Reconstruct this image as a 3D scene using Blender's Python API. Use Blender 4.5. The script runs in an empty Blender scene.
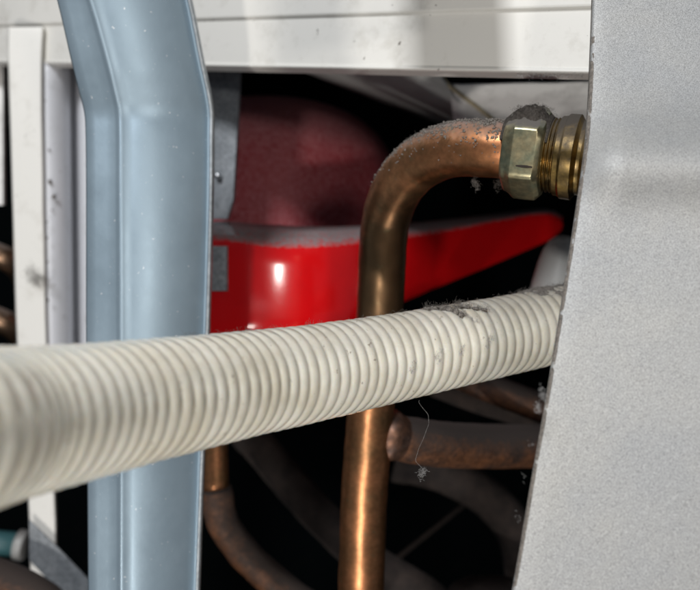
import bpy, bmesh, math, random
from mathutils import Vector, noise
random.seed(7)
S = bpy.context.scene
C = S.collection
K = 0.9/700.0
def P(px, py, D):                       # photo position + distance in metres -> place in the world
    return Vector(((px-350)*K*D, D, (295-py)*K*D))
def lerp(a, b, t): return a+(b-a)*t

# ------------------------------------------------------------------ materials
def nt(name):
    m = bpy.data.materials.new(name); m.use_nodes = True
    n = m.node_tree.nodes; l = m.node_tree.links
    return m, n, l, n['Principled BSDF']
def noise_node(n, l, scale, detail=4, rough=.6, stretch=None):
    tc = n.new('ShaderNodeTexCoord'); t = n.new('ShaderNodeTexNoise')
    t.inputs['Scale'].default_value = scale; t.inputs['Detail'].default_value = detail
    t.inputs['Roughness'].default_value = rough
    if stretch:
        mp = n.new('ShaderNodeMapping'); mp.inputs['Scale'].default_value = stretch
        l.new(tc.outputs['Object'], mp.inputs['Vector']); l.new(mp.outputs[0], t.inputs['Vector'])
    else: l.new(tc.outputs['Object'], t.inputs['Vector'])
    return t.outputs['Fac']
def ramp(n, l, src, a, b, va=0., vb=1.):
    r = n.new('ShaderNodeMapRange'); r.inputs[1].default_value = a; r.inputs[2].default_value = b
    r.inputs[3].default_value = va; r.inputs[4].default_value = vb
    l.new(src, r.inputs[0]); return r.outputs[0]
def mix(n, l, fac, a, b):
    x = n.new('ShaderNodeMix'); x.data_type = 'RGBA'
    if isinstance(fac, (int, float)): x.inputs[0].default_value = fac
    else: l.new(fac, x.inputs[0])
    for s, v in ((6, a), (7, b)):
        if isinstance(v, tuple): x.inputs[s].default_value = (*v, 1)
        else: l.new(v, x.inputs[s])
    return x.outputs[2]
def math_(n, l, op, a, b):
    x = n.new('ShaderNodeMath'); x.operation = op
    for i, v in ((0, a), (1, b)):
        if isinstance(v, (int, float)): x.inputs[i].default_value = v
        else: l.new(v, x.inputs[i])
    return x.outputs[0]
def bump(n, l, b, src, dist, strength=1.):
    x = n.new('ShaderNodeBump'); x.inputs['Distance'].default_value = dist
    x.inputs['Strength'].default_value = strength
    l.new(src, x.inputs['Height']); l.new(x.outputs[0], b.inputs['Normal'])
def up_mask(n, l, lo, hi, amp=.5, scale=260):
    """dust settles on faces that look up, broken by noise"""
    g = n.new('ShaderNodeNewGeometry'); s = n.new('ShaderNodeSeparateXYZ')
    l.new(g.outputs['Normal'], s.inputs[0])
    nz = noise_node(n, l, scale, 6, .7)
    a = math_(n, l, 'ADD', s.outputs[2], math_(n, l, 'MULTIPLY', math_(n, l, 'SUBTRACT', nz, .5), amp*2))
    return ramp(n, l, a, lo, hi)

def metal(name, col, col2, rough, metallic, speckle=(900, .5), scale2=40, bumpd=.00002, r2=None, stretch=None, dust=None):
    m, n, l, b = nt(name)
    big = ramp(n, l, noise_node(n, l, scale2, 5, .65, stretch), .35, .68)
    sp = ramp(n, l, noise_node(n, l, speckle[0], 2, .6), .35, .65, 1-speckle[1], 1+speckle[1]*.6)
    c = mix(n, l, big, col, col2)
    hsv = n.new('ShaderNodeHueSaturation'); l.new(c, hsv.inputs['Color']); l.new(sp, hsv.inputs['Value'])
    out = hsv.outputs[0]
    met = metallic
    if dust:
        dc, lo, hi, amp = dust
        um = up_mask(n, l, lo, hi, amp)
        out = mix(n, l, um, out, dc)
        l.new(ramp(n, l, um, 0, 1, metallic, 0), b.inputs['Metallic'])
        l.new(ramp(n, l, um, 0, 1, rough, .95), b.inputs['Roughness'])
    else:
        b.inputs['Metallic'].default_value = metallic
        l.new(ramp(n, l, noise_node(n, l, scale2*2.3, 5, .7), .3, .7, rough, r2 or rough+.12), b.inputs['Roughness'])
    l.new(out, b.inputs['Base Color'])
    bump(n, l, b, noise_node(n, l, speckle[0], 3, .6), bumpd)
    return m

def paint(name, col, dirt, rough=.4, dustamt=(.55, .75), scale=60, dust=None, speck=None, coat=0, bumpd=.00003):
    m, n, l, b = nt(name)
    d = ramp(n, l, noise_node(n, l, scale, 8, .72), dustamt[0], dustamt[1])
    c = mix(n, l, d, col, dirt)
    if speck:
        s = ramp(n, l, noise_node(n, l, speck[1], 3, .5), speck[2], speck[2]+.03)
        c = mix(n, l, s, c, speck[0])
    if dust:
        um = up_mask(n, l, dust[1], dust[2], dust[3], dust[4] if len(dust) > 4 else 260)
        fine = ramp(n, l, noise_node(n, l, 900, 4, .7), .3, .7)
        dc = mix(n, l, fine, tuple(v*.55 for v in dust[0]), dust[0])
        c = mix(n, l, um, c, dc)
        l.new(ramp(n, l, um, 0, 1, rough, .95), b.inputs['Roughness'])
    else:
        l.new(ramp(n, l, d, 0, 1, rough, min(1, rough+.3)), b.inputs['Roughness'])
    l.new(c, b.inputs['Base Color'])
    b.inputs['Coat Weight'].default_value = coat; b.inputs['Coat Roughness'].default_value = .12
    bump(n, l, b, noise_node(n, l, 700, 5, .6), bumpd)
    return m

M = {}
M['galv'] = metal('galvanised_sheet', (.385, .392, .395), (.44, .437, .42), .60, .38, (3200, .36), 24, .00007, r2=.66)
M['zinc'] = paint('blue_zinc_sheet', (.28, .365, .43), (.34, .43, .495), .32, (.2, .9), 18, speck=((.75, .77, .78), 620, .712))
_b = M['zinc'].node_tree.nodes['Principled BSDF']; _b.inputs['Metallic'].default_value = .6
M['zinc_edge'] = metal('bare_cut_edge', (.45, .48, .5), (.3, .33, .35), .4, .7, (500, .15), 90)
M['grey_plate'] = metal('dull_grey_plate', (.22, .24, .26), (.33, .35, .37), .5, .4, (500, .25), 120)
M['screw'] = metal('screw_steel', (.7, .72, .74), (.4, .42, .44), .25, 1., (500, .2), 300)
M['white'] = paint('white_paint', (.75, .735, .69), (.42, .395, .34), .38, (.54, .92), 45, speck=((.16, .14, .12), 330, .725))
M['trough'] = paint('grey_white_paint', (.66, .67, .70), (.42, .42, .42), .3, (.55, .85), 60, speck=((.08, .06, .05), 420, .71))
M['chip'] = paint('rust_chip', (.07, .05, .035), (.16, .10, .06), .8, scale=500)
M['flap'] = paint('duct_white', (.82, .81, .78), (.36, .35, .33), .55, (.5, .8), 40)
M['flap2'] = paint('grey_sheet', (.48, .48, .46), (.30, .30, .28), .6, (.5, .8), 40)
M['tape'] = paint('yellowed_edge', (.45, .38, .25), (.25, .2, .12), .6)
M['red'] = paint('red_enamel', (.62, .004, .006), (.50, .004, .006), .17, (.5, .9), 30, dust=((.34, .30, .30), .40, .95, .8, 420), coat=.6)
M['red_drum'] = paint('dusty_red_enamel', (.26, .008, .016), (.20, .012, .02), .5, (.45, .7), 30, dust=((.64, .26, .28), -.30, .95, 1.3, 420), bumpd=.0002)
M['copper'] = metal('copper', (.80, .34, .16), (.42, .23, .10), .36, .93, (420, .20), 95, .00003, dust=((.20, .17, .16), .62, .95, .45))
def patina_copper():
    m = metal('patina_copper', (.52, .22, .10), (.22, .12, .055), .39, .95, (420, .16), 60, .00003, dust=((.19, .16, .145), .20, .95, .5))
    n = m.node_tree.nodes; l = m.node_tree.links; b = n['Principled BSDF']
    src = b.inputs['Base Color'].links[0].from_socket
    # browner tone on the length between the tee and the bend, greenish stains elsewhere
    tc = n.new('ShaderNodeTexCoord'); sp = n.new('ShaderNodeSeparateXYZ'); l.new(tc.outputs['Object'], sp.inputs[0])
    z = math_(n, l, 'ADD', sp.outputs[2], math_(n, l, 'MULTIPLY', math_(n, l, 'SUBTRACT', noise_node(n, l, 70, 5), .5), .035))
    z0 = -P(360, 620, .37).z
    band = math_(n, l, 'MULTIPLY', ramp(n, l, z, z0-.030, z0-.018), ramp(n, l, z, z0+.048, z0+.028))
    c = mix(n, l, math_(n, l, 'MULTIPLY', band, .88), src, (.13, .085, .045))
    c = mix(n, l, ramp(n, l, noise_node(n, l, 160, 6, .7), .60, .72, 0, .7), c, (.20, .19, .10))
    c = mix(n, l, ramp(n, l, noise_node(n, l, 300, 6, .7), .64, .72, 0, .8), c, (.10, .05, .03))
    l.new(c, b.inputs['Base Color'])
    return m
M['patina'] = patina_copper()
M['copper_dark'] = metal('tarnished_copper', (.34, .21, .13), (.20, .13, .09), .34, .9, (350, .25), 90, .00003, dust=((.17, .15, .14), .5, .95, .5))
M['copper_dusty'] = metal('dusty_copper', (.22, .09, .04), (.05, .032, .025), .55, .4, (500, .35), 90, .00012, dust=((.036, .026, .022), -.45, .45, .7))
M['solder'] = metal('solder', (.20, .10, .06), (.09, .06, .05), .42, .8, (350, .3), 160, .00006)
M['nut'] = metal('aged_brass', (.38, .32, .19), (.20, .22, .15), .36, .9, (420, .2), 150, .00004, dust=((.11, .10, .09), .35, .75, .3))
M['brass'] = metal('brass', (.36, .24, .08), (.11, .08, .045), .30, 1., (350, .25), 130, .00003, dust=((.06, .05, .04), -.05, .6, .3))
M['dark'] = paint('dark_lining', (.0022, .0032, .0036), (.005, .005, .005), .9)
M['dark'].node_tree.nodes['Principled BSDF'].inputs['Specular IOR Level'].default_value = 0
M['soot'] = paint('dusty_black', (.015, .010, .008), (.045, .031, .025), .9, (.4, .7), 90, bumpd=.0006)
M['teal'] = paint('teal_plastic', (.04, .11, .12), (.04, .16, .18), .4)
M['plug'] = paint('white_plastic', (.36, .36, .35), (.33, .33, .31), .4, (.5, .8), 120, dust=((.20, .19, .18), .5, .9, .4))

def fluff_mat(name, c):
    m, n, l, b = nt(name)
    f = ramp(n, l, noise_node(n, l, 1100, 6, .75), .32, .68)
    l.new(mix(n, l, f, tuple(v*.45 for v in c), tuple(v*1.25 for v in c)), b.inputs['Base Color']); b.inputs['Roughness'].default_value = 1
    b.inputs['Specular IOR Level'].default_value = .05
    bump(n, l, b, noise_node(n, l, 1300, 6, .75), .0005)
    return m
M['fluff'] = fluff_mat('grey_lint', (.25, .225, .20)); M['fluff_w'] = fluff_mat('pale_lint', (.55, .54, .53)); M['fluff_d'] = fluff_mat('dark_lint', (.075, .066, .058))

def hose_mat():
    m, n, l, b = nt('ivory_hose_plastic')
    c = mix(n, l, ramp(n, l, noise_node(n, l, 55, 6, .7), .40, .75), (.86, .825, .72), (.70, .64, .50))
    c = mix(n, l, ramp(n, l, noise_node(n, l, 380, 4, .6), .66, .74), c, (.40, .34, .27))
    # dust film on the upper side, heavier towards the far end
    tc = n.new('ShaderNodeTexCoord'); s = n.new('ShaderNodeSeparateXYZ'); l.new(tc.outputs['Object'], s.inputs[0])
    far = ramp(n, l, s.outputs[0], -.05, .085, .25, 1.)
    um = math_(n, l, 'MULTIPLY', up_mask(n, l, .15, 1.0, .35, 200), far)
    c = mix(n, l, math_(n, l, 'MULTIPLY', um, .8), c, (.34, .30, .25))
    l.new(c, b.inputs['Base Color'])
    l.new(ramp(n, l, um, 0, 1, .22, .6), b.inputs['Roughness'])
    b.inputs['Coat Weight'].default_value = .8; b.inputs['Coat Roughness'].default_value = .09
    b.inputs['Subsurface Weight'].default_value = .7
    b.inputs['Subsurface Radius'].default_value = (.004, .003, .002)
    b.inputs['Subsurface Scale'].default_value = .5
    bump(n, l, b, noise_node(n, l, 420, 5, .65), .00006)
    return m
M['hose'] = hose_mat()

# ------------------------------------------------------------------ building helpers
def thing(name, label, cat, loc, group=None):
    o = bpy.data.objects.new(name, None); C.objects.link(o); o.location = loc
    o.empty_display_size = .02
    o['label'] = label; o['category'] = cat
    if group: o['group'] = group
    return o
def obj(name, bm, m, parent=None, smooth=True, label=None, cat=None, kind=None, group=None):
    me = bpy.data.meshes.new(name)
    if parent: bmesh.ops.translate(bm, verts=bm.verts, vec=-root_loc(parent))
    bmesh.ops.recalc_face_normals(bm, faces=bm.faces)
    bm.to_mesh(me); bm.free()
    me.materials.append(M[m] if isinstance(m, str) else m)
    if smooth: me.polygons.foreach_set('use_smooth', [True]*len(me.polygons))
    o = bpy.data.objects.new(name, me); C.objects.link(o)
    if parent: o.parent = parent
    for k, v in (('label', label), ('category', cat), ('kind', kind), ('group', group)):
        if v: o[k] = v
    return o
def root_loc(p):
    v = Vector(p.location)
    while p.parent: p = p.parent; v += Vector(p.location)
    return v
def set_origin(o):                       # a top-level mesh gets its origin at its own base
    vs = [v.co for v in o.data.vertices]
    c = Vector((sum(v.x for v in vs)/len(vs), sum(v.y for v in vs)/len(vs), min(v.z for v in vs)))
    for v in o.data.vertices: v.co -= c
    o.location = c
def catmull(pts, n):
    """pts: list of tuples of floats/Vectors, resampled smoothly"""
    out = []
    Q = [tuple(p) for p in pts]
    Q = [tuple(2*a-b for a, b in zip(Q[0], Q[1]))]+Q+[tuple(2*a-b for a, b in zip(Q[-1], Q[-2]))]
    for i in range(1, len(Q)-2):
        for k in range(n):
            t = k/n
            out.append(tuple(.5*((2*b)+(-a+c)*t+(2*a-5*b+4*c-d)*t*t+(-a+3*b-3*c+d)*t**3) for a, b, c, d in zip(*Q[i-1:i+3])))
    out.append(Q[-2]); return out
def frames(path):
    T = []
    for i in range(len(path)):
        T.append((path[min(i+1, len(path)-1)]-path[max(i-1, 0)]).normalized())
    up = Vector((0, 0, 1))
    if abs(T[0].dot(up)) > .9: up = Vector((0, 1, 0))
    N = (up-T[0]*up.dot(T[0])).normalized(); fr = []
    for t in T:
        N = (N-t*N.dot(t)).normalized(); fr.append((t, N, t.cross(N)))
    return fr
def tube(bm, path, rad, seg=32, wob=0., caps=True):
    path = [Vector(p) for p in path]; fr = frames(path); rings = []
    for i, (p, (t, n, b)) in enumerate(zip(path, fr)):
        r = rad(i/(len(path)-1)) if callable(rad) else rad
        ring = []
        for k in range(seg):
            a = 2*math.pi*k/seg
            rr = r
            if wob: 
                q = p+(n*math.cos(a)+b*math.sin(a))*r
                rr = r+wob*noise.noise(q*160)
            ring.append(bm.verts.new(p+(n*math.cos(a)+b*math.sin(a))*rr))
        rings.append(ring)
    for A, B in zip(rings, rings[1:]):
        for k in range(seg): bm.faces.new((A[k], A[(k+1) % seg], B[(k+1) % seg], B[k]))
    if caps: bm.faces.new(rings[0]); bm.faces.new(rings[-1][::-1])
    return rings
def lathe(bm, a, b, prof, seg=48, shape=None):
    """prof: (t along a->b in metres, radius); shape(angle)->radius factor"""
    ax = (b-a).normalized(); u = ax.cross(Vector((0, 1, 0))).normalized(); v = ax.cross(u); rings = []
    for t, r in prof:
        ring = []
        for k in range(seg):
            an = 2*math.pi*k/seg
            f = shape(an, t) if shape else 1
            ring.append(bm.verts.new(a+ax*t+(u*math.cos(an)+v*math.sin(an))*r*f))
        rings.append(ring)
    for A, B in zip(rings, rings[1:]):
        for k in range(seg): bm.faces.new((A[k], A[(k+1) % seg], B[(k+1) % seg], B[k]))
    bm.faces.new(rings[0]); bm.faces.new(rings[-1][::-1])
def sheet(bm, rows, th):
    """closed slab of thickness th (metres) hung behind a grid of points"""
    R, Cn = len(rows), len(rows[0])
    def nrm(i, j):
        a = rows[min(i+1, R-1)][j]-rows[max(i-1, 0)][j]; b = rows[i][min(j+1, Cn-1)]-rows[i][max(j-1, 0)]
        n = a.cross(b).normalized()
        return n
    s = 1
    if nrm(R//2, Cn//2).y < 0: s = -1
    F = [[bm.verts.new(p) for p in r] for r in rows]
    B = [[bm.verts.new(rows[i][j]+nrm(i, j)*th*s) for j in range(Cn)] for i in range(R)]
    for i in range(R-1):
        for j in range(Cn-1):
            bm.faces.new((F[i][j], F[i][j+1], F[i+1][j+1], F[i+1][j])); bm.faces.new((B[i][j], B[i+1][j], B[i+1][j+1], B[i][j+1]))
    for i in range(R-1):
        for j in (0, Cn-1): bm.faces.new((F[i][j], F[i+1][j], B[i+1][j], B[i][j]))
    for j in range(Cn-1):
        for i in (0, R-1): bm.faces.new((F[i][j], F[i][j+1], B[i][j+1], B[i][j]))
def bevel(o, w, seg=2, ang=35):
    m = o.modifiers.new('bevel', 'BEVEL'); m.width = w; m.segments = seg; m.limit_method = 'ANGLE'; m.angle_limit = math.radians(ang)
    m.harden_normals = False
    try:
        w2 = o.modifiers.new('wn', 'WEIGHTED_NORMAL'); w2.keep_sharp = True
    except Exception: pass
def box(bm, c, sx, sy, sz, rot=0.):
    vs = []
    for x in (-1, 1):
        for y in (-1, 1):
            for z in (-1, 1):
                X, Z = x*sx/2, z*sz/2
                vs.append(bm.verts.new(c+Vector((X*math.cos(rot)-Z*math.sin(rot), y*sy/2, X*math.sin(rot)+Z*math.cos(rot)))))
    for f in ((0, 1, 3, 2), (4, 6, 7, 5), (0, 4, 5, 1), (2, 3, 7, 6), (0, 2, 6, 4), (1, 5, 7, 3)): bm.faces.new([vs[i] for i in f])
def blob(bm, c, rx, ry, rz, amp=.3, sub=3, freq=3., seed=0):
    r = bmesh.ops.create_icosphere(bm, subdivisions=sub, radius=1)
    for v in r['verts']:
        n = 1+amp*noise.fractal(v.co*freq+Vector((seed*7.1, seed, 0)), .6, 2, 4)
        v.co = c+Vector((v.co.x*rx, v.co.y*ry, v.co.z*rz))*n
def fibre(bm, p, d, steps, seg, r, curl=.6):
    path = [p.copy()]; d = d.normalized()
    for _ in range(steps):
        d = (d+Vector((random.gauss(0, 1), random.gauss(0, 1), random.gauss(0, 1)))*curl).normalized()
        p = p+d*seg; path.append(p.copy())
    tube(bm, path, r, 3, caps=False)
def fluff(bm, centers, n, spread, steps=7, seg=.0009, r=.00007, curl=.7, bias=(0, 0, 0)):
    n = int(n*2.2); r *= .5; seg *= .55; steps = max(4, steps-1)
    for _ in range(n):
        c = random.choice(centers)
        p = c+Vector([random.gauss(0, s) for s in spread])
        fibre(bm, p, Vector([random.gauss(0, 1)+b for b in bias]), steps, seg, r, curl)
def shell(bm, fn, nu, nv, hmax, sc, cut, seed=0, edge=.25):
    """bumpy dust bed: fn(u, v) -> (point, normal); noise decides where it covers, its rim dips under the surface"""
    T = []; Bt = []
    for i in range(nu+1):
        a = []; b = []
        for j in range(nv+1):
            u, v = i/nu, j/nv; p, nr = fn(u, v)
            e = min(1, min(u, 1-u)/edge)*min(1, min(v, 1-v)/edge)
            q = p*sc+Vector((seed, seed*2.3, 0))
            f = noise.fractal(q, .7, 2, 5)*.9+.5-cut; g = noise.noise(q*7)*.22+noise.noise(q*19)*.12
            h = hmax*(min(1.2, f+g)*e-(1-e)*1.6)
            a.append(bm.verts.new(p+nr*max(h, -.0030))); b.append(bm.verts.new(p-nr*.0040))
        T.append(a); Bt.append(b)
    for i in range(nu):
        for j in range(nv):
            bm.faces.new((T[i][j], T[i+1][j], T[i+1][j+1], T[i][j+1])); bm.faces.new((Bt[i][j], Bt[i][j+1], Bt[i+1][j+1], Bt[i+1][j]))
    for i in range(nu):
        for j in (0, nv): bm.faces.new((T[i][j], T[i+1][j], Bt[i+1][j], Bt[i][j]))
    for j in range(nv):
        for i in (0, nu): bm.faces.new((T[i][j], T[i][j+1], Bt[i][j+1], Bt[i][j]))
def along(pts, n): 
    return [Vector(q) for q in catmull(pts, n)]

# ------------------------------------------------------------------ the dark inside of the appliance
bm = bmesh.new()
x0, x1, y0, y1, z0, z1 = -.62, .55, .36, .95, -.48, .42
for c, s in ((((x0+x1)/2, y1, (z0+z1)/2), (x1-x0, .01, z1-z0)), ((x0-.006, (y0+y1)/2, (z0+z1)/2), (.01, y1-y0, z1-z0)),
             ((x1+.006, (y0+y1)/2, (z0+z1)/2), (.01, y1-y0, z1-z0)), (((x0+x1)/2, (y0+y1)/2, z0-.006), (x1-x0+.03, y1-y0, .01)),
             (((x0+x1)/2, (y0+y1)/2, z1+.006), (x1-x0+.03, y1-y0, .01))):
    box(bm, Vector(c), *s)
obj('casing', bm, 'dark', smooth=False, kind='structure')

# ------------------------------------------------------------------ white frame: top rail, post, recessed column
def rail_D(px): return 1/(1.893+.00244*px)
def rail_pt(px, py, off=0.):
    D = rail_D(px); p = P(px, py, D)
    return p
frame = thing('frame', 'white painted metal frame with a top rail and a scuffed left post', 'frame', P(30, 590, .49))
ends = []
yb = lambda px: 66+(px-205)*.0182
yt = lambda px: 20-(px-200)*.0308
bm = bmesh.new(); cols = []
for k in range(41):
    px = lerp(-90, 680, k/40); b = P(px, yb(px), rail_D(px)); t = P(px, yt(px), rail_D(px))
    Y = Vector((0, 1, 0)); Z = Vector((0, 0, 1))
    prof = [b+Y*.012+Z*.0006, b+Y*.0006-Z*.0002, b-Y*.0004, b+Z*.0004-Y*.0009, b+Z*.0015-Y*.0002, b+Z*.0019+Y*.0006, lerp(b, t, .5)+Y*.0006, t-Z*.0007+Y*.0007, t+Y*.0000, t-Y*.0012+Z*.0002, t-Y*.0016+Z*.0010, t-Y*.0020+Z*.02, t-Y*.0016+Z*.300, t+Y*.02+Z*.301, t+Y*.02, t+Y*.004-Z*.001, b+Y*.004+Z*.003, b+Y*.012+Z*.002]
    cols.append([bm.verts.new(q) for q in prof])
for A, B in zip(cols, cols[1:]):
    n = len(A)
    for i in range(n): bm.faces.new((A[i], A[(i+1) % n], B[(i+1) % n], B[i]))
bm.faces.new(cols[0]); bm.faces.new(cols[-1][::-1])
o = obj('top_rail', bm, 'white', frame, smooth=False); bevel(o, .0003, 2)
# post strip
bm = bmesh.new(); rows = []
L = [(8, 27), (8, 60), (11, 150), (14, 260), (17, 345), (24, 450), (29, 520), (31, 640)]
Rr = [(44, 27), (42, 60), (43, 150), (45, 260), (47, 345), (52, 450), (56, 520), (57, 640)]
LL = catmull(L, 6); RR = catmull(Rr, 6)
for a, b in zip(LL, RR):
    j = .6*noise.noise(Vector((a[1]*.05, 3, 0)))
    rows.append([P(a[0], a[1], .505), P(a[0]+.8, a[1], .4945)] + [P(lerp(a[0]+1, b[0]-2+j, t), a[1], .494) for t in (.0, .33, .66, 1)] + [P(b[0]-.6+j, b[1], .4947), P(b[0]+j, b[1], .4965), P(b[0]+1, b[1], .503)])
sheet(bm, rows, .0012)
post = obj('post', bm, 'white', frame); bevel(post, .0002, 1)
for (px, py, w, h) in ((50, 182, 3.2, 5), (54, 197, 4, 4.5), (49, 150, 1.5, 2), (47, 238, 1.3, 3), (47.5, 262, 1.2, 2), (48, 300, 1.5, 3), (47, 222, 1, 2), (52, 210, 1.5, 1.5)):
    bm = bmesh.new(); blob(bm, P(px, py, .4985 if px > 48.5 else .4935), w*K*.49/2, .0012, h*K*.49/2, .5, 2, 2., px)
    obj('paint_chip', bm, 'chip', post)
bm = bmesh.new()
prof = [(43, .500), (47, .500), (51, .5015), (56, .504), (61, .508), (65, .513), (67.5, .521), (69, .533), (72, .537), (77, .533), (80, .522), (84, .513), (92, .512)]
rows = [[P(px+(py-60)*.012, py, D) for px, D in prof] for py in [62+9.4*i for i in range(39)]]
sheet(bm, rows, .001)
obj('recessed_column', bm, 'trough', frame)
# foot flange running diagonally
bm = bmesh.new()
sheet(bm, [[P(29, 520, .486), P(56, 546, .486), P(100, 592, .486)], [P(29, 560, .486), P(52, 585, .486), P(90, 625, .486)]], .0015)
o = obj('foot_flange', bm, M['grey_plate'], frame, smooth=False); bevel(o, .0003, 1)

# ------------------------------------------------------------------ things at the far left edge
bm = bmesh.new()
sheet(bm, [[P(-60, y, .56), P(-20, y, .56), P(3, y, .56), P(5.5, y, .565)] for y in (20, 80, 140, 205)], .002)
o = obj('side_plate', bm, 'flap', smooth=False, label='narrow white plate at the very left edge behind the frame post', cat='plate'); set_origin(o)
for nm, y, dy, lab in (('copper_tube', 258, 20, 'upper of two short copper tubes showing left of the white post'), ('copper_tube', 322, 16, 'lower of two short copper tubes showing left of the white post')):
    bm = bmesh.new(); tube(bm, along([P(-40, y-14, .56), P(-12, y-6, .565), P(8, y+2, .57), P(22, y+14, .585), P(26, y+30, .60)], 6), .009, 24)
    o = obj(nm, bm, 'copper_dark', label=lab, cat='pipe', group='copper tubes behind the post'); set_origin(o)
t = thing('hose_connector', 'teal pipe stub with a pale collar in the lower left corner', 'connector', P(0, 556, .55))
bm = bmesh.new(); tube(bm, [P(-40, 540, .55), P(-10, 542, .55), P(22, 545, .55)], .0085, 24); obj('teal_pipe', bm, 'teal', t)
bm = bmesh.new(); lathe(bm, P(17, 544, .55), P(28, 546, .55), [(0, .0095), (.0006, .0105), (.006, .0105), (.0066, .0095)], 32); obj('collar', bm, 'plug', t)
bm = bmesh.new(); tube(bm, along([P(-60, 560, .46), P(0, 577, .46), P(45, 600, .46), P(80, 640, .46)], 6), .010, 24, .0004)
o = obj('dusty_pipe', bm, 'copper_dusty', label='dusty brown pipe crossing the bottom left corner', cat='pipe'); set_origin(o)

# ------------------------------------------------------------------ galvanised bracket on the left
br = thing('bracket', 'bluish galvanised steel bracket, folded and kinked, passing behind the ribbed hose', 'bracket', P(145, 640, .33))
keys = [(-70, 37, 66, 170, .314), (0, 57, 90, 188, .320), (60, 71, 107, 200, .3255), (92, 79, 115, 207, .3292), (112, 84, 119, 210, .3312), (135, 85.5, 120, 210, .331), (200, 86, 120, 209.5, .330), (330, 86, 120.5, 206, .328), (450, 87, 121, 201, .326), (590, 88, 121, 196, .324), (660, 88, 121, 194, .323)]
rows = []
for (py, a, f, r, D) in catmull(keys, 6):
    row = [P(a, py, D+.0050)]
    row += [P(lerp(a, f, t), py, lerp(D+.0036, D+.0010, t)) for t in (.04, .3, .6, .85)]
    row += [P(f-3, py, D+.0008), P(f-1.2, py, D-.0003), P(f+1.0, py, D-.0006), P(f+3.2, py, D+.0002)]
    row += [P(lerp(f+3, r-3.4, t), py, D+.0002+.0150*t**1.8) for t in (.12, .25, .4, .6, .8, 1)]
    row += [P(r-2.2, py, D+.0158), P(r-1.2, py, D+.0157), P(r-.3, py, D+.0151), P(r, py, D+.0147)]
    rows.append(row)
bm = bmesh.new(); sheet(bm, rows, .0012)
o = obj('bent_plate', bm, 'zinc', br)
bm = bmesh.new(); rows2 = []
for (py, a, f, r, D) in catmull(keys, 6): rows2.append([P(r-.2, py, D+.0145), P(r+1.3, py, D+.0145), P(r+2.2, py, D+.016), P(r+2.6, py, D+.022)])
sheet(bm, rows2, .0008); obj('return_edge', bm, 'zinc_edge', br)

# ------------------------------------------------------------------ grey plate, screw and tab beside the vessel
gp = thing('mounting_plate', 'grey metal plate with a screw between the bracket and the red vessel', 'plate', P(220, 292, .455))
bm = bmesh.new()
sheet(bm, [[P(190, y, .47), P(212, y, .462), P(r-2, y, .458), P(r, y, .462)] for y, r in ((40, 243), (90, 241), (150, 238), (200, 235), (219, 229))], .0015)
o = obj('plate', bm, 'grey_plate', gp); bevel(o, .0004, 1)
bm = bmesh.new(); c = P(218, 176, .4585); lathe(bm, c, c-Vector((0, .01, 0)), [(0, .0022), (.001, .0022), (.0016, .0016), (.0018, .0004)], 20, None) if False else tube(bm, [c, c-Vector((0, .001, 0)), c-Vector((0, .002, 0)), c-Vector((0, .0025, 0))], lambda t: .0022*(1-.35*t), 20)
obj('screw', bm, 'screw', gp)
bm = bmesh.new()
sheet(bm, [[P(200, y, .405), P(215, y, .4035), P(226, y, .4035), P(228.5, y, .406)] for y in (246, 262, 278, 291)], .0015)
o = obj('tab', bm, 'grey_plate', gp); bevel(o, .0005, 2)

# ------------------------------------------------------------------ red vessel
rv = thing('expansion_vessel', 'glossy red vessel with a dusty drum above a thick rim and arm', 'vessel', P(300, 335, .45))
# drum with domed shoulder
bm = bmesh.new(); cx, cy = P(268, 200, .61).x, .61
prof = []; R0 = .098
zlow = P(0, 250, .51).z
for i in range(40):
    t = i/39
    z = lerp(zlow, P(0, 150, .51).z, min(1, t*2)); r = R0
    if t > .5:
        a = (t-.5)*2*math.pi/2; r = R0*(.25+.75*math.cos(a)); z += .052*math.sin(a)
    prof.append((z, r))
rings = []
for z, r in prof: rings.append([bm.verts.new((cx+r*math.cos(2*math.pi*k/72), cy+r*math.sin(2*math.pi*k/72), z)) for k in range(72)])
for A, B in zip(rings, rings[1:]):
    for k in range(72): bm.faces.new((A[k], A[(k+1) % 72], B[(k+1) % 72], B[k]))
bm.faces.new(rings[-1]); bm.faces.new(rings[0])
obj('drum', bm, 'red_drum', rv)
# rim + arm as one band: plan curve with per-point top / bottom
band = [(150, 246, 345, .424), (178, 242, 345, .4145), (205, 238, 343, .4108), (235, 240, 340, .4095), (262, 244, 338, .4095), (290, 246, 336, .4120), (318, 245, 332, .417), (345, 243, 326, .425), (372, 240, 317, .438), (405, 236, 302, .455), (450, 229, 283, .485), (500, 220, 262, .52), (535, 214, 247, .545), (552, 215, 239, .556), (563, 221, 229, .570)]
rows = []
for (px, yt_, yb_, D) in catmull(band, 6):
    up = max(5, 21*(1-abs(px-280)/330))
    row = [P(px, yt_-up, D+.040), P(px, yt_-up*.75, D+.022), P(px, yt_-up*.35, D+.007), P(px, yt_-1.5, D+.0022), P(px, yt_+1.5, D+.0004)]
    row += [P(px, lerp(yt_+3, yb_-3, t), D-.0006*math.sin(t*math.pi)) for t in (0, .2, .4, .6, .8, 1)]
    row += [P(px, yb_-1, D+.001), P(px, yb_, D+.004), P(px, yb_-1, D+.02)]
    rows.append(row)
bm = bmesh.new(); sheet(bm, [list(r) for r in rows], .002)
obj('rim_band', bm, 'red', rv)
def rimfn(u, v):
    q = u*(len(rows)-1); i = min(int(q), len(rows)-2); f = q-i
    def at(i): 
        r = rows[i]; w = v*3; k = min(int(w), 2); return r[k+1].lerp(r[k+2], w-k) if k+2 < len(r) else r[k+1]
    p = at(i).lerp(at(i+1), f); return p, Vector((0, -.35, .94))
rim_rows = rows; rim_fn = rimfn

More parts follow.
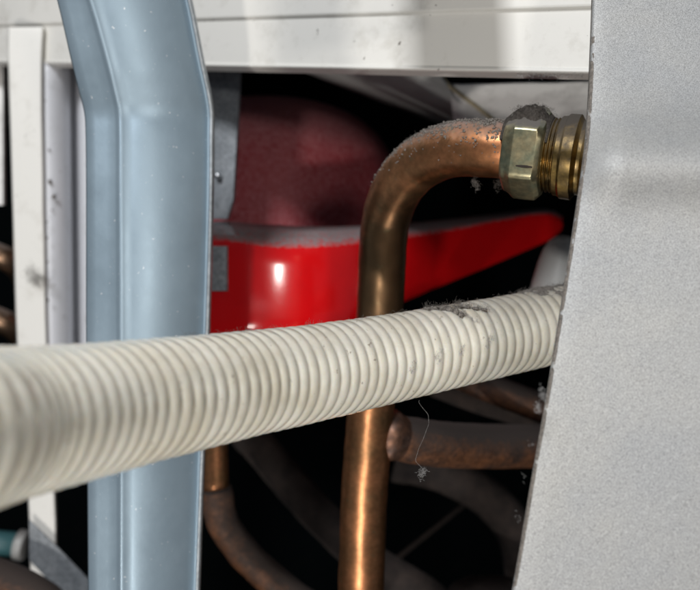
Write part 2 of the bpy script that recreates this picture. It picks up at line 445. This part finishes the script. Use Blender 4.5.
# ------------------------------------------------------------------ plates under the rail (duct underside)
bm = bmesh.new()
sheet(bm, [[P(lerp(285, 432, t), 62, lerp(.50, .40, t)) for t in (0, .25, .5, .75, 1)],
           [P(lerp(345, 455, t), lerp(86, 95, t), lerp(.54, .44, t)) for t in (0, .25, .5, .75, 1)],
           [P(lerp(430, 505, t), lerp(118, 134, t), lerp(.60, .50, t)) for t in (0, .25, .5, .75, 1)]], .0015)
o = obj('sloping_sheet', bm, 'flap2', label='dim grey sloping panel under the white rail, left of the pale one', cat='panel'); set_origin(o)
t = thing('duct_cover', 'pale sloping cover under the white rail above the brass nut', 'cover', P(520, 160, .5))
bm = bmesh.new(); rows = []
for u in [i/14 for i in range(15)]:
    px = lerp(448, 640, u); top = 86+2.2*noise.noise(Vector((px*.09, 0, 5)))-(5*u*u)
    rows.append([P(px, top, .430), P(px+3, 100, .445), P(px+6, 125, .475), P(px+8, 162, .515)])
sheet(bm, rows, .0015); obj('panel', bm, 'flap', t)
bm = bmesh.new(); tube(bm, [P(440, 74, .424), P(449, 86, .428), P(478, 108, .452), P(500, 126, .472)], .0011, 10); obj('edge_strip', bm, 'tape', t)

# ------------------------------------------------------------------ white plug behind the end of the hose
t = thing('plastic_cap', 'rounded off-white cap between the red arm and the hose end', 'cap', P(555, 285, .42))
bm = bmesh.new(); a, b = P(556, 300, .43), P(566, 236, .43)
prof = [(0, .0150), (.008, .0145), (.020, .0128), (.027, .0112), (.032, .0088), (.0350, .0055), (.0358, .002)]
lathe(bm, a, b, prof, 40); obj('cap_body', bm, 'plug', t)
# ------------------------------------------------------------------ main copper pipe with tee, nut and brass body
cp = thing('copper_pipe', 'bent copper pipe with a brass compression nut, running down behind the hose', 'pipe', P(360, 620, .37))
pts = [P(357, 660, .375), P(361, 590, .372), P(364, 500, .370), P(370, 420, .368), P(377, 350, .365), P(381, 290, .362), P(383, 245, .357), P(388, 212, .350), P(401, 183, .338), P(424, 161, .325), P(455, 149.5, .313), P(490, 149, .304), P(522, 152, .299)]
bm = bmesh.new(); path = along(pts, 10)
i_split = 46
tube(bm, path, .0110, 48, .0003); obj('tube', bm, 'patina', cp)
# tee branch
bm = bmesh.new(); bp = along([P(367, 427, .372), P(392, 436, .374), P(430, 443, .385), P(480, 446, .41), P(545, 446, .44), P(600, 446, .47)], 8)
tube(bm, bp, lambda t: .0105+.002*t, 40, .0003); obj('tee_branch', bm, 'copper_dusty', cp)
bm = bmesh.new()
tube(bm, [bp[i] for i in range(2, 15)], lambda t: .0092+.0017*min(1, t/.3)+.0019*math.exp(-((t-.42)/.13)**2), 48, .0004); obj('solder_joint', bm, 'solder', cp)
# nut
ax0, ax1 = P(507, 151, .3005), P(600, 160, .288); ax = (ax1-ax0).normalized()
def hexf(rot):
    def f(an, t):
        a = ((an+rot) % (math.pi/3))-math.pi/6
        h = .9/math.cos(a)
        return min(1.02, h) if .0035 < t < .0140 else min(h, .96)
    return f
bm = bmesh.new()
lathe(bm, ax0, ax1, [(0, .0122), (.0003, .0148), (.0012, .0158), (.0022, .0161), (.0030, .0166), (.0046, .0173), (.0090, .0174), (.0130, .0172), (.0148, .0163), (.0154, .0150), (.0157, .0132)], 144, hexf(.30+math.pi/6))
nut = obj('compression_nut', bm, 'nut', cp); bevel(nut, .0003, 2, 20)
bm = bmesh.new()
fv_ = Vector((0, -1, 0)); fv_ = (fv_-ax*fv_.dot(ax)).normalized(); dv_ = Vector((0, 0, -1)); dv_ = (dv_-ax*dv_.dot(ax)).normalized()
rd = fv_*math.cos(math.radians(29))+dv_*math.sin(math.radians(29))
tube(bm, [ax0+ax*q+rd*.01685 for q in (.0070, .009, .011, .0130)], lambda t: .00020+.00030*math.sin(t*3.1), 10)
obj('slot', bm, 'soot', cp)
bm = bmesh.new()
pr = [(.0150, .0130), (.0156, .0142), (.0162, .0130), (.0170, .0142), (.0176, .0130), (.0184, .0142), (.0190, .0132), (.0196, .0148), (.0215, .0150), (.0222, .0158), (.0262, .0159), (.0268, .0148), (.0276, .0138), (.0290, .0138), (.0298, .0150), (.0310, .0158), (.0360, .0159), (.045, .0159), (.046, .013), (.09, .013)]
lathe(bm, ax0, ax1, pr, 96); o = obj('brass_body', bm, 'brass', cp); bevel(o, .0002, 2, 30)

# ------------------------------------------------------------------ dim pipes and parts low in the background
def bgpipe(pts, r, m, lab, name='background_pipe', wob=.0006, cat='pipe'):
    bm = bmesh.new(); tube(bm, along(pts, 8), r, 32, wob)
    o = obj(name, bm, m, label=lab, cat=cat); set_origin(o); return o
t = thing('curved_pipe', 'copper pipe stub turning into a dusty bend just right of the bracket', 'pipe', P(240, 620, .45))
bm = bmesh.new(); tube(bm, along([P(214, 420, .45), P(215, 460, .45), P(216, 492, .45)], 4), .0075, 28, .0002); obj('tube', bm, 'copper', t)
bm = bmesh.new(); tube(bm, along([P(216, 488, .45), P(222, 520, .45), P(244, 553, .45), P(275, 582, .45), P(320, 615, .45), P(370, 650, .45)], 8), .0092, 32, .0007); obj('dusty_bend', bm, 'copper_dusty', t)
bgpipe([P(215, 400, .56), P(262, 450, .55), P(310, 505, .54), P(365, 558, .53), P(430, 600, .52), P(480, 650, .52)], .0125, 'soot', 'dark dusty pipe slanting down to the right behind the upright copper pipe', 'slanting_pipe')
bgpipe([P(400, 350, .46), P(445, 368, .455), P(500, 392, .45), P(560, 414, .45), P(610, 430, .45)], .0085, 'copper_dusty', 'brownish pipe just under the right end of the hose', 'inclined_pipe', .0003)
bgpipe([P(420, 378, .50), P(470, 398, .49), P(520, 414, .49), P(580, 440, .49)], .008, 'soot', 'thin dark pipe beneath the brownish one under the hose', 'inclined_pipe', .0003)
bgpipe([P(395, 462, .56), P(440, 472, .56), P(490, 500, .56), P(518, 540, .56), P(525, 600, .56), P(520, 650, .56)], .014, 'soot', 'dark curved pipe bending downward at lower right behind the branch', 'curved_pipe')
bm = bmesh.new(); blob(bm, P(488, 612, .50), .030, .03, .0215, .10, 4, 2., 3); o = obj('dust_covered_dome', bm, 'soot', label='dark dust covered rounded lump at the bottom right by the panel', cat='dome'); set_origin(o)
bm = bmesh.new(); tube(bm, [P(395, 560, .70), P(470, 500, .70)], .002, 12); o = obj('wire', bm, 'soot', label='faint thin wire deep in the dark behind the copper pipe', cat='wire'); set_origin(o)

# ------------------------------------------------------------------ ribbed hose
hp = [(-110, 446, .128), (-50, 434, .141), (0, 425, .157), (50, 417, .171), (100, 408.5, .186), (150, 400, .201), (200, 391.5, .217), (250, 383, .234), (300, 375, .250), (350, 366, .266), (400, 356.5, .281), (450, 346.5, .295), (500, 336.5, .309), (550, 326, .322), (620, 312, .340)]
path = [Vector(P(*q)) for q in catmull(hp, 24)]
# resample to equal steps
acc = [0.]
for a, b in zip(path, path[1:]): acc.append(acc[-1]+(b-a).length)
pitch = .0046; step = pitch/10; n = int(acc[-1]/step); res = []; j = 0
for i in range(n):
    s = i*step
    while acc[j+1] < s: j += 1
    res.append(path[j].lerp(path[j+1], (s-acc[j])/(acc[j+1]-acc[j])))
fr = frames(res); bm = bmesh.new(); rings = []; SEG = 96
for i, (p, (t, nn, b)) in enumerate(zip(res, fr)):
    ring = []
    for k in range(SEG):
        a = 2*math.pi*k/SEG; ph = (i*step/pitch+a/(2*math.pi)+.05*noise.noise(Vector((i*step*55, 4, a*.4)))) % 1.0
        rib = math.sin(math.pi*ph)**.8                    # rounded crest, narrow valley
        j = 1+.10*noise.noise(Vector((i*step*140, 1.7, a*.6)))+.08*noise.noise(Vector((i*step*60, 9, a*2)))
        r = .01540+.00050*rib*j
        q = p+(nn*math.cos(a)+b*math.sin(a))*r
        r += .00016*noise.noise(q*90)+.00005*noise.noise(q*400)
        ring.append(bm.verts.new(p+(nn*math.cos(a)+b*math.sin(a))*r))
    rings.append(ring)
for A, B in zip(rings, rings[1:]):
    for k in range(SEG): bm.faces.new((A[k], A[(k+1) % SEG], B[(k+1) % SEG], B[k]))
bm.faces.new(rings[0]); bm.faces.new(rings[-1][::-1])
o = obj('hose', bm, 'hose', label='ivory ribbed plastic hose crossing the picture from left to right', cat='hose'); set_origin(o)

# ------------------------------------------------------------------ big galvanised panel on the right
E = [(-70, 594, .262), (0, 592.5, .256), (50, 590.5, .252), (90, 589, .248), (120, 587, .244), (150, 584, .240), (190, 578.5, .236), (240, 571, .232), (300, 561.5, .2280), (360, 552, .2248), (420, 542, .2224), (480, 531, .2208), (540, 521, .2198), (590, 512, .2193), (660, 499, .2190)]
rows = []
_c = catmull(E, 30)
def at_py(y):
    for a_, b_ in zip(_c, _c[1:]):
        if a_[0] <= y <= b_[0]: f = (y-a_[0])/(b_[0]-a_[0]+1e-9); return [lerp(a_[1], b_[1], f), lerp(a_[2], b_[2], f)]
    return list(_c[-1][1:])
EE = [[-70+730*i/240]+at_py(-70+730*i/240) for i in range(241)]
for _ in range(60):
    EE = [EE[0]]+[[b_[0], (a_[1]+2*b_[1]+c_[1])/4, (a_[2]+2*b_[2]+c_[2])/4] for a_, b_, c_ in zip(EE, EE[1:], EE[2:])]+[EE[-1]]
for (py, e, D) in EE:
    g = .0105*math.exp(-((py-160)/40)**2)                 # soft pressed ridge across the sheet
    row = [P(e, py, D+.0040), P(e-.2, py, D+.0022), P(e+.5, py, D+.0010), P(e+2, py, D+.0002), P(e+4.5, py, D-.0001)]
    row += [P(lerp(e+5, 860, t), py, D-.0001-.006*t-g) for t in (.06, .15, .3, .45, .6, .8, 1)]
    rows.append(row)
bm = bmesh.new(); sheet(bm, rows, .0012)
o = obj('galvanised_sheet', bm, 'galv', label='large speckled galvanised steel panel filling the right side', cat='panel'); set_origin(o)

# ------------------------------------------------------------------ dust and lint
def lint(name, m, lab, make, cat='dust', kind='stuff', group=None):
    bm = bmesh.new(); make(bm); o = obj(name, bm, m, label=lab, cat=cat, kind=kind, group=group); set_origin(o)
# the hose's top line at px
def hose_top(px, f=1.0):
    q = min(range(len(res)), key=lambda i: abs(res[i].x/(K*res[i].y)+350-px)); return q
def on_hose(px, ang, lift=.0004):
    i = hose_top(px); t, nn, b = fr[i]; a = math.radians(ang)
    v = (nn*math.cos(a)+b*math.sin(a)); return res[i]+v*(.0159+lift)
def sgn():                                           # which angle side faces the camera
    i = hose_top(400); return 1 if fr[i][2].y < 0 else -1
sg = sgn()
def mk(bm):
    cs = [on_hose(px, sg*a) for px, a in ((430, 2), (436, 8), (441, 14), (445, 22), (444, 30), (447, 38), (452, 16), (460, 22), (466, 30), (470, 36), (458, 8))]
    ids = [hose_top(418), hose_top(482)]
    def fn(u, v):
        i = int(lerp(ids[0], ids[1]-1, u)); t, nn, b = fr[i]; a = math.radians(sg*(lerp(-14, 26, v)+(u-.35)*34)); nr = nn*math.cos(a)+b*math.sin(a)
        return res[i]+nr*.0158, nr
    shell(bm, fn, 90, 70, .0032, 330, .16, 5, .5)
    for k, (px, a, rx, rz) in enumerate(((426, 8, .0016, .0007), (431, 12, .0018, .0009), (437, 17, .0017, .0011), (441, 24, .0014, .0013), (444, 31, .0012, .0013), (446, 38, .0010, .0012), (452, 20, .0014, .0006), (458, 24, .0015, .0006), (464, 30, .0014, .0006), (469, 35, .0012, .0005))):
        blob(bm, on_hose(px, sg*a, .0001), rx, .0010, rz, .55, 3, 2.2, k+3)
    fluff(bm, cs, 260, (.0008, .0008, .0005), 8, .0006, .00006, .7, (0, -.3, .2))
lint('dust_clump', 'fluff', 'grey lint clump lying on top of the ribbed hose', mk, kind=None)
def mk(bm):
    cs = [on_hose(px, sg*a) for px in range(515, 600, 4) for a in (0, 12, 24)]
    ids = [hose_top(504), hose_top(640)]
    def fn(u, v):
        i = int(lerp(ids[0], ids[1]-1, u)); t, nn, b = fr[i]; a = math.radians(sg*lerp(-40, 92*(.3+.7*u), v)); nr = nn*math.cos(a)+b*math.sin(a)
        return res[i]+nr*.0157, nr
    shell(bm, fn, 110, 60, .0011, 170, .18, 2)
    fluff(bm, [on_hose(px, sg*a) for px in range(522, 600, 5) for a in (-8, 4, 16)], 260, (.001, .001, .0004), 7, .0005, .00006, .7, (0, 0, .2))
lint('dust_layer', 'fluff', 'grey dust along the hose top where it meets the panel', mk)
def mk(bm):
    cs = [on_hose(random.uniform(180, 520), sg*random.uniform(-14, 12), 0) for _ in range(60)]
    fluff(bm, cs, 150, (.001, .0006, .0003), 6, .0006, .00005, .8, (0, 0, .3))
lint('loose_fibres', 'fluff', 'sparse fine fibres sticking up along the hose top edge', mk)
def mk(bm):
    cs = [on_hose(px, sg*a, 0) for px, a in ((452, 46), (455, 52), (459, 82), (463, 78), (457, 88), (434, 84), (432, 90), (406, 88), (409, 94), (412, 82), (382, 90), (380, 98))]
    fluff(bm, cs, 190, (.0006, .0005, .0005), 5, .0005, .00006, .9, (0, -.2, 0))
lint('lint_specks', 'fluff_w', 'small pale lint specks stuck on the front of the hose', mk)
# dust cap over the nut
u0 = ax0+ax*.002
def mk(bm):
    v0 = Vector((0, 0, 1)); v0 = (v0-ax*v0.dot(ax)).normalized(); f0 = ax.cross(v0)
    if f0.y > 0: f0 = -f0
    def fn(u, v):
        a = math.radians(lerp(-60, 80, v)); nr = v0*math.cos(a)+f0*math.sin(a)
        bulge = .0013*math.exp(-((u-.62)/.26)**2)*max(0, math.cos(a*1.7))
        return ax0+ax*lerp(-.001, .0165, u)+nr*(.0150+.0010*min(1, u*4)+bulge), nr
    shell(bm, fn, 100, 110, .0013, 260, .0, 3, .3)
    cs = [fn(random.random()*.8+.1, random.uniform(.25, .75)) for _ in range(60)]
    fluff(bm, [p+nr*.0009 for p, nr in cs], 260, (.0006, .0006, .0003), 6, .0004, .00005, .8, (0, 0, .2))
lint('dust_pile', 'fluff_d', 'thick dark dust piled on top of the brass nut', mk, kind=None)
# crumbs on the elbow
def mk(bm):
    fp = frames(path2)
    cs = []
    for _ in range(150):
        i = random.randrange(int(len(path2)*.66), len(path2)-3); a = math.radians(random.gauss(0, 30))
        p = path2[i]; t = fp[i][0]; upv = (Vector((0, 0, 1))-t*t.z).normalized(); fv = Vector((0, -1, 0)); fv = (fv-t*fv.dot(t)).normalized()
        cs.append(p+(upv*math.cos(a)+fv*abs(math.sin(a)))*.0112)
    fp = frames(path2); i0, i1 = int(len(path2)*.62), len(path2)-2
    def pt(i, deg):
        t = fp[i][0]; a = math.radians(deg)
        upv = (Vector((0, 0, 1))-t*t.z).normalized(); fv = Vector((0, -1, 0)); fv = (fv-t*fv.dot(t)-upv*fv.dot(upv)).normalized()
        nr = upv*math.cos(a)+fv*math.sin(a); return path2[i].lerp(path2[min(i+1, len(path2)-1)], random.random())+nr*.0111, nr
    cs = []
    for _ in range(4600):
        u = random.random()**.75; i = int(lerp(i0, i1, u)); deg = abs(random.gauss(0, 30+24*u))*random.choice((-.5, 1, 1))
        p, nr = pt(i, deg)
        if noise.fractal(p*330, .6, 2, 3) < -.22+abs(deg)*.003: continue
        s_ = random.uniform(.00010, .00038)*(1.7 if random.random() < .12 else 1)
        q = bmesh.ops.create_icosphere(bm, subdivisions=1, radius=1)
        for v in q['verts']:
            k = 1+.45*noise.noise(v.co*2.5+p*3000); v.co = p+nr*s_*.4+v.co*s_*k
        if random.random() < .16: cs.append(p+nr*.0002)
    fluff(bm, cs, 230, (.0002, .0002, .0001), 5, .0006, .00005, .9, (0, -.2, .2))
path2 = along(pts, 10)
lint('dust_crumbs', 'fluff', 'pale crumbly dust over the top of the copper elbow', mk)
def mk(bm):
    for px, py in ((474, 186), (477, 190), (500, 186), (497, 189)):
        fluff(bm, [P(px, py-4, .306)], 30, (.0006, .0004, .0010), 6, .0005, .00007, .9, (0, 0, -.6))
lint('hanging_lint', 'fluff', 'two lint tufts hanging under the copper elbow beside the nut', mk, kind=None)
def mk(bm):
    cs = [P(px, 75+1.2*math.sin(px), rail_D(px)+.001) for px in range(518, 588, 5)]
    fluff(bm, cs, 120, (.0012, .0008, .0006), 6, .0005, .00006, .9, (0, 0, -.5))
lint('lint_fringe', 'fluff_w', 'pale lint fringe hanging from the lower edge of the white rail', mk)
def mk(bm):
    for px, py, n_ in ((544, 396, 30), (539, 408, 34), (542, 388, 8), (533, 444, 3), (525, 478, 2), (518, 515, 3)):
        fluff(bm, [P(px-1, py, .214)], n_, (.0005, .0004, .0007), 6, .0004, .00005, .9, (-.5, 0, 0))
lint('edge_lint', 'fluff_w', 'pale lint caught on the left edge of the galvanised panel', mk)
def mk(bm):
    cs = [P(px, py, .492) for px, py in ((30, 270), (36, 275), (42, 278), (38, 282), (33, 279), (48, 283))]
    fluff(bm, cs, 130, (.0017, .0006, .0015), 8, .0010, .00009, .7)
lint('lint_tuft', 'fluff', 'grey lint tuft stuck halfway down the white post', mk, kind=None)
def mk(bm):
    shell(bm, lambda u, v: rim_fn(.08+.9*u, v), 420, 60, .0011, 300, .02, 13, .12)
    cs = [P(px, 238+(px-300)*.0-max(0, (px-300)*.06)-2, .425) for px in range(215, 352, 4)]
    fluff(bm, cs, 120, (.0015, .004, .0004), 5, .0006, .00005, .9, (0, 0, .3))
lint('rim_dust', 'fluff', 'fine lint lying along the top of the red rim', mk)
# hanging thread
bm = bmesh.new()
th = along([P(419, 401, .285), P(423, 408, .288), P(428, 421, .29), P(426, 432, .29), P(421, 443, .29), P(417, 452, .29), P(417, 461, .29), P(421, 468, .29), P(424, 474, .29)], 6)
th = [p+Vector((noise.noise(p*260)*.0012, 0, noise.noise(p*260+Vector((5, 5, 5)))*.0006)) for p in th]
tube(bm, th, .00004, 5)
fluff(bm, [P(423, 471, .29), P(421, 475, .29)], 40, (.0006, .0004, .0007), 6, .0005, .00007, .8, (-.3, 0, -.2))
o = obj('hanging_thread', bm, 'fluff_w', label='fine pale thread with a lint knot dangling below the hose', cat='thread'); set_origin(o)

bm = bmesh.new()  # unseen blocker, added only to cast a soft shadow band on the rail
sheet(bm, [[P(350, 0, .28)+Vector((x, 0, z-P(350, 0, .28).z)) for x in (-.004+dx, .006+dx, .030+dx, .042+dx)] for z, dx in ((.1125, .004), (.16, .001), (.22, -.002), (.30, -.004), (.40, -.006))], .0015)
o = obj('rail_shadow_blocker', bm, 'grey_plate', label='unseen flat blocker added just above the picture in front of the white rail', cat='blocker'); set_origin(o)
# ------------------------------------------------------------------ lamps
def area(name, loc, target, size, power, col, size_y=None):
    l = bpy.data.lights.new(name, 'AREA'); l.energy = power; l.color = col; l.size = size
    if size_y: l.shape = 'RECTANGLE'; l.size_y = size_y
    o = bpy.data.objects.new(name, l); C.objects.link(o); o.location = loc
    o.rotation_euler = (Vector(target)-Vector(loc)).to_track_quat('-Z', 'Y').to_euler(); return o
area('torch_lamp', (.17, -.30, .075), (.0, .40, .0), .05, .66, (1, .955, .90))
area('low_lamp', (-.17, -.30, -.365), (.0, .45, .06), .035, 1.9, (1, .955, .90))
area('rib_glint_fill', (.02, .23, -.40), (.0, .25, .0), .014, .24, (1, .98, .95))  # unseen fill added below the hose for glints on its lower ribs
area('window_light', (-.35, -.5, .75), (0, .35, 0), .20, 8.8, (.96, .975, 1))

w = bpy.data.worlds.new('World'); S.world = w; w.use_nodes = True
w.node_tree.nodes['Background'].inputs[0].default_value = (.80, .88, 1, 1)
w.node_tree.nodes['Background'].inputs[1].default_value = .08

cam = bpy.data.cameras.new('camera'); co = bpy.data.objects.new('camera', cam); C.objects.link(co)
co.rotation_euler = (math.radians(90), 0, 0); cam.sensor_width = 36; cam.lens = 40; cam.clip_start = .01; cam.clip_end = 20
cam.dof.use_dof = True; cam.dof.focus_distance = .268; cam.dof.aperture_fstop = 11
S.camera = co
S.view_settings.view_transform = 'Standard'; S.view_settings.look = 'None'; S.view_settings.exposure = .32
S.render.engine = 'CYCLES'
